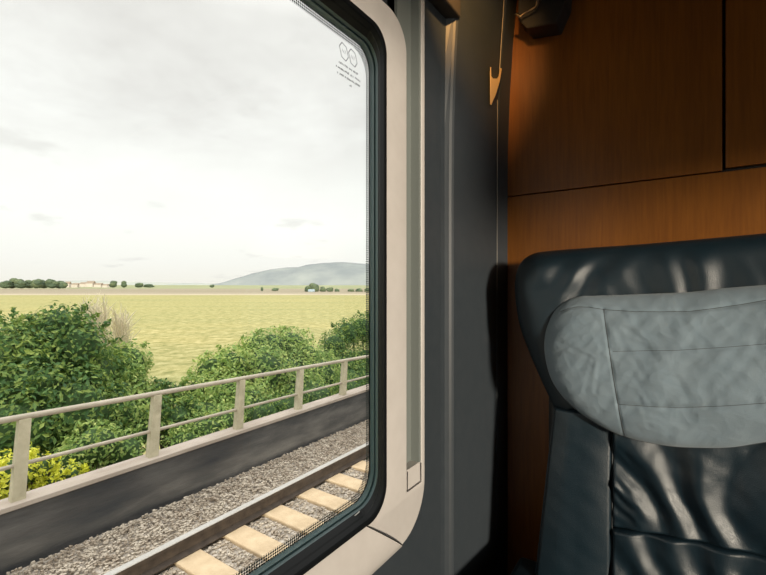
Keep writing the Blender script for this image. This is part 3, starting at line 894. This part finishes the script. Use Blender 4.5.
def bush(name, lobes, X, label, m, size, dens, cat='bush', seed=1, core=True, group=None, stem=True, ground=None):
    """lobes: (u, v_top, radius_px, dX) -> crown lobes standing at distance X from the train"""
    rnd = random.Random(seed)
    L_ = []
    for (u, v, rp, dX) in lobes:
        d = ray(u, v); k = (X+dX)/-d[0]; r = rp/FPX*k
        c = Vector((d[0]*k, d[1]*k, d[2]*k-r)); L_.append((c, r))
    gx = sum(c.x for c, r in L_)/len(L_); gy = sum(c.y for c, r in L_)/len(L_)
    gz = ground if ground is not None else -4.4
    e = empty(name, (gx, gy, gz), label, cat, group)
    bm = bmesh.new()
    for c, r in L_:
        n = int(dens*r*r)
        leaves(bm, c, (r,r,r*1.0), n, size, rnd)
        # sprigs that break the outline
        for _ in range(max(3,int(7*r))):
            th = rnd.uniform(0, 2*pi); el = rnd.uniform(.1,1.3)
            dd = Vector((cos(th)*cos(el), sin(th)*cos(el), sin(el)))
            for q in range(14):
                pz = c+dd*r*(.95+.025*q*rnd.uniform(.7,1.1))
                leaves(bm, pz, (size*1.2,)*3, 2, size*.9, rnd, 1)
    fin(bm, 'foliage', m, e)
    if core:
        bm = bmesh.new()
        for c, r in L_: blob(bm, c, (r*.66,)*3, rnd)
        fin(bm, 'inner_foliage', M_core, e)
    bm = bmesh.new()
    for c, r in L_[:6]:
        tube(bm, [(gx+rnd.uniform(-.2,.2), gy+rnd.uniform(-.2,.2), gz-.3), tuple(c.lerp(Vector((gx,gy,c.z)),.4)-Vector((0,0,r*.5))), tuple(c)], [.05,.035,.02], 6)
    fin(bm, 'stem', M_bark, e)
    return e
# left dark mass
bush('tree', [(-25,322,60,0),(8,320,45,.3),(35,322,48,0),(60,303,30,0),(46,312,34,.4),(78,318,30,-.3),(28,352,44,-.6),(90,342,36,0),(70,365,50,-.8),(15,385,46,-1),(108,350,26,.2)], 8.6,
     'large dark green tree filling the left edge behind the railing', M_leafd, .050, 3600, 'tree', 1)
bush('bush', [(128,340,22,.4),(118,352,26,0),(133,352,14,.5),(112,368,30,-.4),(136,372,18,-.2),(120,388,30,-.9)], 8.9,
     'rounded yellow-green lit bush at the right of the dark tree', M_leafm, .050, 3300, 'bush', 2)
bush('bush', [(160,378,14,0),(172,382,14,0),(150,390,22,-.4),(176,400,22,-.6),(186,396,16,-.5),(135,404,26,-.8),(196,410,20,-.9)], 8.6,
     'low dark green bush in the dip between the two large clumps', M_leafd, .048, 3300, 'bush', 3)
bush('bush', [(212,352,20,.4),(200,372,22,0),(232,345,22,.4),(222,368,34,-.4),(205,392,30,-.9),(262,342,30,.5),(245,378,34,-.8)], 9.6,
     'mottled green shrub rising from the dip, left end of the far clump', M_leafm, .060, 2300, 'bush', 4)
bush('bush', [(255,331,16,.6),(272,327,20,.6),(292,326,18,.5),(305,338,20,.2),(285,345,34,0),(318,350,26,-.4),(300,370,32,-1)], 10.4,
     'wide bright green shrub in the middle of the far clump behind the railing', M_leafm, .060, 2300, 'bush', 5)
bush('bush', [(334,330,16,.4),(347,318,15,.6),(362,313,15,.6),(380,312,20,.6),(342,345,26,0),(370,340,30,0),(350,360,26,-.8),(400,322,26,.4)], 11.4,
     'tall green shrub against the right edge of the window pane', M_leafd, .060, 2300, 'bush', 6)
bush('bush', [(12,450,26,0),(-18,462,30,0),(35,452,18,.1)], 5.95, 'bright yellow flowering bush just behind the railing at the left edge', M_leafy, .030, 6500, 'bush', 7, ground=-3.1)
bush('bush', [(66,462,16,0),(54,470,14,0)], 5.95, 'small bright yellow bush behind the railing beside the larger yellow one', M_leafy, .028, 7500, 'bush', 8, ground=-3.1)
bush('bush', [(95,420,26,0),(120,428,26,.1),(78,435,22,0)], 6.5, 'loose pale green bush behind the railing between its first two posts', M_leafm, .034, 4200, 'bush', 9, ground=-3.3)
bush('bush', [(205,412,22,0),(225,404,20,.2),(185,424,22,0)], 6.9, 'light green bush behind the railing just left of its third post', M_leafm, .036, 4200, 'bush', 10, ground=-3.4)
bush('bush', [(265,396,20,0),(285,388,20,.2),(320,380,18,.3),(350,374,18,.3)], 7.3, 'row of dark leafy scrub low behind the far end of the railing', M_leafd, .036, 3600, 'bush', 12, ground=-3.4)
# bare pale shrub
rnd = random.Random(5)
def bare(u0, u1, vt, vb, X, seed, label):
    rnd = random.Random(seed)
    b = at_x((u0+u1)/2, vb, -X); e = empty('dry_shrub', (b.x, b.y, -4.6), label, 'dry shrub')
    bm = bmesh.new()
    for i in range(34):
        u = rnd.uniform(u0, u1); vv = vt+rnd.uniform(0, 14); tip = at_x(u, vv, -X-rnd.uniform(-.4,.4))
        base_ = Vector((b.x+rnd.uniform(-.2,.2), b.y+rnd.uniform(-.2,.2), -4.6))
        m1 = base_.lerp(tip, .45)+Vector((rnd.uniform(-.15,.15), rnd.uniform(-.2,.2), .3)); m2 = base_.lerp(tip, .75)+Vector((rnd.uniform(-.1,.1), rnd.uniform(-.15,.15), .15))
        tube(bm, [base_, m1, m2, tip], [.03,.02,.012,.005], 4)
        for q in range(5):
            a = m2.lerp(tip, rnd.random()); tube(bm, [a, a+Vector((rnd.uniform(-.2,.2), rnd.uniform(-.25,.25), rnd.uniform(.1,.35)))], [.008,.003], 4)
    return fin(bm, 'twigs', M_twig, e)
bare(80, 107, 302, 345, 10.0, 1, 'pale leafless shrub poking up behind the dark tree')
bare(112, 129, 310, 345, 10.4, 2, 'smaller pale leafless shrub right of the taller bare one')
bare(84, 100, 305, 345, 9.6, 3, 'thin bleached bare shrub tight against the dark tree crown')

# far trees along the horizon
def far_tree(u, vt, vb, wpx, k, label, group=None, m=M_leafx, seed=0):
    rnd = random.Random(seed+int(u*7))
    t = at_d(u, vt, k); b = at_d(u, vb, k); h = t.z-b.z; w = wpx/FPX*k/2
    e = empty('tree', (b.x, b.y, b.z), label, 'tree', group)
    bm = bmesh.new()
    for q in range(6):
        c = Vector((b.x+R[0]*w*rnd.uniform(-.5,.5), b.y+R[1]*w*rnd.uniform(-.5,.5), b.z+h*rnd.uniform(.45,.72)))
        rr_ = (w*rnd.uniform(.4,.65), w*rnd.uniform(.4,.65), h*.28)
        blob(bm, c, rr_, rnd, 3); leaves(bm, c, rr_, 150, h*.045, rnd, .2)
    blob(bm, Vector((b.x, b.y, b.z+h*.33)), (w*.85, w*.85, h*.33), rnd, 3)
    fin(bm, 'crown', m, e)
    bm = bmesh.new(); tube(bm, [(b.x,b.y,b.z-.5),(b.x,b.y,b.z+h*.5)], h*.03, 6); fin(bm, 'trunk', M_bark, e)
for i, (u, vt, w) in enumerate([(6,280,12),(13,278,12),(21,279,12),(29,280,12),(37,278.8,12),(44,279.5,11),(52,279,12),(59,280.5,11),(63,282,8)]):
    far_tree(u, vt, 288.3, w, 720+(i%2)*22, 'dark green tree in the wood on the left horizon, %s from the left' % ORD[i], 'trees of the dark wood on the left horizon', seed=i)
for (u, vt, w, l) in [(113,280.5,8,'lone round tree right of the pale village'), (124,280.5,6,'slim tree standing right of the round one beyond the village'),
                      (139,282.6,9,'low dark bush clump at the left end of the hedge beyond the village'), (149,284,12,'low hedge clump trailing off to the right beyond the village')]:
    far_tree(u, vt, 287.5, w, 800, l, seed=3)
for (u, vt, vb, w, l) in [(308,285.5,292.3,8,'low tree at the left foot of the farm clump'), (314.5,282.3,292.5,11,'largest round dark tree of the farm clump below the hill'),
        (323,286.5,292,8,'small tree just right of the large round one'), (330,287,292,8,'next small tree in the farm row'), (337,288.5,292.3,6,'smallest tree at the right end of the farm row'),
        (351,288.8,292.5,8,'low bush right of the gap in the farm row'), (359,288.2,292.6,9,'dark bush near the window edge in the farm row'), (368,288,292.6,9,'last dark bush of the farm row behind the window edge'),
        (212,284.5,287.5,5,'single distant bush in mid-field below the left foot of the hill'), (262,287,291,3,'tiny distant bush right of the single one'), (275,288,291,8,'thin line of scrub left of the farm clump')]:
    far_tree(u, vt, vb, w, 420, l, seed=9)
def house(u, vt, vb, wpx, k, label, m=M_house, rm=M_roof):
    t = at_d(u, vt, k); b = at_d(u, vb, k); h = t.z-b.z; w = wpx/FPX*k/2
    e = empty('house', (b.x, b.y, b.z), label, 'house')
    def pt(a, c, z): return (b.x+R[0]*a+F[0]*c, b.y+R[1]*a+F[1]*c, z)
    d = w*.8; zw = b.z+h*.6
    bm = bmesh.new()
    lo = [bm.verts.new(pt(a, c, b.z)) for a, c in ((-w,-d),(w,-d),(w,d),(-w,d))]; hi = [bm.verts.new(pt(a, c, zw)) for a, c in ((-w,-d),(w,-d),(w,d),(-w,d))]
    for i in range(4): bm.faces.new((lo[i], lo[(i+1)%4], hi[(i+1)%4], hi[i]))
    bm.faces.new(hi); fin(bm, 'house_wall', m, e)
    bm = bmesh.new(); q = 1.06
    lo = [bm.verts.new(pt(a*q, c*q, zw)) for a, c in ((-w,-d),(w,-d),(w,d),(-w,d))]; r1 = bm.verts.new(pt(-w*q, 0, b.z+h)); r2 = bm.verts.new(pt(w*q, 0, b.z+h))
    bm.faces.new((lo[0],lo[1],r2,r1)); bm.faces.new((lo[2],lo[3],r1,r2)); bm.faces.new((lo[0],r1,lo[3])); bm.faces.new((lo[1],lo[2],r2)); bm.faces.new(lo)
    fin(bm, 'roof', rm, e)
for (u, vt, vb, w, l) in [(68,281.5,287.5,5,'pale house at the wood edge, leftmost of the village'), (76,283,287.5,6,'low cream house second from the wood'), (84,282.2,287,6,'cream house with reddish roof in mid village'),
        (91,281,287,7,'tallest pale house of the village'), (99,283,287.3,7,'wide cream house right of the tallest one'), (106,284,287.5,5,'small pale house at the right end of the village')]:
    house(u, vt, vb, w, 850, l)
house(311.5, 289.3, 293, 6, 400, 'small blue-grey shed at the foot of the farm clump', M_houseb, M_houseb)

# ------------------------------------------------------------------ sky, sun, lamps
w = bpy.data.worlds.new('sky'); S.world = w; w.use_nodes = True
t = w.node_tree; t.nodes.clear()
def N(ty, **k):
    n = t.nodes.new(ty)
    for a, b in k.items(): setattr(n, a, b)
    return n
def Mth(op, a, b=None):
    n = N('ShaderNodeMath', operation=op)
    for i, q in enumerate((a, b)):
        if q is None: continue
        if isinstance(q, (int, float)): n.inputs[i].default_value = q
        else: t.links.new(q, n.inputs[i])
    return n.outputs[0]
tc = N('ShaderNodeTexCoord'); sx = N('ShaderNodeSeparateXYZ'); t.links.new(tc.outputs['Generated'], sx.inputs[0])
zc = Mth('ADD', Mth('MAXIMUM', sx.outputs['Z'], 0), .16)
cv = N('ShaderNodeCombineXYZ'); t.links.new(Mth('DIVIDE', sx.outputs['X'], zc), cv.inputs[0]); t.links.new(Mth('DIVIDE', sx.outputs['Y'], zc), cv.inputs[1])
def NZ(sc, det, ro, off):
    mp = N('ShaderNodeMapping'); mp.inputs['Location'].default_value = off; t.links.new(cv.outputs[0], mp.inputs[0])
    n = N('ShaderNodeTexNoise'); n.inputs['Scale'].default_value = sc; n.inputs['Detail'].default_value = det; n.inputs['Roughness'].default_value = ro
    t.links.new(mp.outputs[0], n.inputs['Vector']); return n.outputs['Fac']
def RMP(f, st):
    r = N('ShaderNodeValToRGB'); e = r.color_ramp.elements
    while len(e) < len(st): e.new(.5)
    for i, (p, c) in enumerate(st): e[i].position = p; e[i].color = (*c, 1)
    t.links.new(f, r.inputs[0]); return r.outputs[0]
def MX(f, a, b, bt='MIX'):
    n = N('ShaderNodeMix', data_type='RGBA', blend_type=bt)
    if isinstance(f, (int, float)): n.inputs['Factor'].default_value = f
    else: t.links.new(f, n.inputs['Factor'])
    for k, q in (('A', a), ('B', b)):
        if isinstance(q, tuple): n.inputs[k].default_value = (*q, 1)
        else: t.links.new(q, n.inputs[k])
    return n.outputs['Result']
# soft cloud layer: white with pale grey-mauve patches that thicken overhead
elev = sx.outputs['Z']
grad = RMP(elev, [(0,(.86,.83,.76)),(.05,(.91,.895,.85)),(.13,(.98,.98,.94)),(.32,(.97,.97,.945)),(.5,(.86,.845,.82))])
big = RMP(NZ(.9, 7, .6, (3.1,1.7,0)), [(.40,(0,0,0)),(.62,(1,1,1))])
amt = RMP(elev, [(.10,(.0,.0,.0)),(.22,(.18,.18,.18)),(.36,(.75,.75,.75)),(.5,(1,1,1))])
c = MX(Mth('MULTIPLY', big, amt), grad, (.70,.68,.66))
small = RMP(NZ(2.3, 6, .55, (7.4,2.2,0)), [(.60,(0,0,0)),(.70,(1,1,1))])
c = MX(Mth('MULTIPLY', small, .38), c, (.66,.645,.62))
# brighter towards zenith and the sun's side (behind the viewer), as a bright hazy evening sky
sunv = Vector((.82,-.54,.12)).normalized()
dp = N('ShaderNodeVectorMath', operation='DOT_PRODUCT'); t.links.new(tc.outputs['Generated'], dp.inputs[0]); dp.inputs[1].default_value = tuple(sunv)
glow = Mth('ADD', Mth('MULTIPLY', Mth('POWER', Mth('MAXIMUM', dp.outputs['Value'], 0), 2.0), .5), 1.20)
zen = Mth('ADD', Mth('MULTIPLY', Mth('MAXIMUM', Mth('SUBTRACT', elev, .52), 0), 7.0), 0)
st_ = Mth('ADD', glow, zen)
bg = N('ShaderNodeBackground'); t.links.new(c, bg.inputs['Color']); t.links.new(st_, bg.inputs['Strength'])
wo = N('ShaderNodeOutputWorld'); t.links.new(bg.outputs[0], wo.inputs[0])

sd = bpy.data.lights.new('sun', 'SUN'); sd.energy = 4.3; sd.angle = radians(6); sd.color = (1,.87,.69)
so = bpy.data.objects.new('sun', sd); COL.objects.link(so)
so.rotation_euler = sunv.to_track_quat('Z', 'Y').to_euler()

# warm reading lamp under the rack, over the corner; and ceiling lamp
def lamp(name, loc, label, r, en, power, colr):
    e = empty(name, loc, label, 'lamp')
    x, y, z = loc
    bm = bmesh.new(); bmesh.ops.create_cone(bm, cap_ends=False, segments=24, radius1=r*1.25, radius2=r*.8, depth=.03, matrix=Matrix.Translation((x,y,z+.005)))
    fin(bm, 'lamp_housing', M_metal, e)
    ml = bpy.data.materials.new('lit_lamp'); ml.use_nodes = True; b = ml.node_tree.nodes['Principled BSDF']
    b.inputs['Base Color'].default_value = (0,0,0,1); b.inputs['Emission Color'].default_value = (*colr, 1); b.inputs['Emission Strength'].default_value = en
    bm = bmesh.new(); bmesh.ops.create_cone(bm, cap_ends=True, segments=24, radius1=r, radius2=r, depth=.006, matrix=Matrix.Translation((x,y,z)))
    fin(bm, 'diffuser', ml, e)
lamp('reading_lamp', (-.20, .62, .740), 'small round warm reading lamp under the luggage rack by the window', .020, 10, 5, (1,.50,.16))

sl = bpy.data.lights.new('reading_spot', 'SPOT'); sl.energy = 20; sl.spot_size = radians(56); sl.spot_blend = .9; sl.color = (1,.52,.17); sl.shadow_soft_size = .015
sp_ = bpy.data.objects.new('reading_spot', sl); COL.objects.link(sp_); sp_.location = (-.20,.62,.73)
sp_.rotation_euler = (sp_.location-Vector((-.42,.93,.62))).to_track_quat('Z','Y').to_euler()
# ------------------------------------------------------------------ camera
cam = bpy.data.cameras.new('camera'); co = bpy.data.objects.new('camera', cam); COL.objects.link(co)
cam.sensor_fit = 'HORIZONTAL'; cam.sensor_width = 36; cam.lens = 36*FPX/766
cam.shift_y = -(V0-287.5)/766*-1*1.0
cam.shift_y = (V0-287.5)/766
cam.clip_start = .02; cam.clip_end = 20000
co.location = (0,0,0); co.rotation_euler = (pi/2, 0, YAW)
S.camera = co
vs_ = S.view_settings; vs_.view_transform = 'Standard'; vs_.look = 'None'; vs_.gamma = 1; vs_.exposure = 0; vs_.use_curve_mapping = False
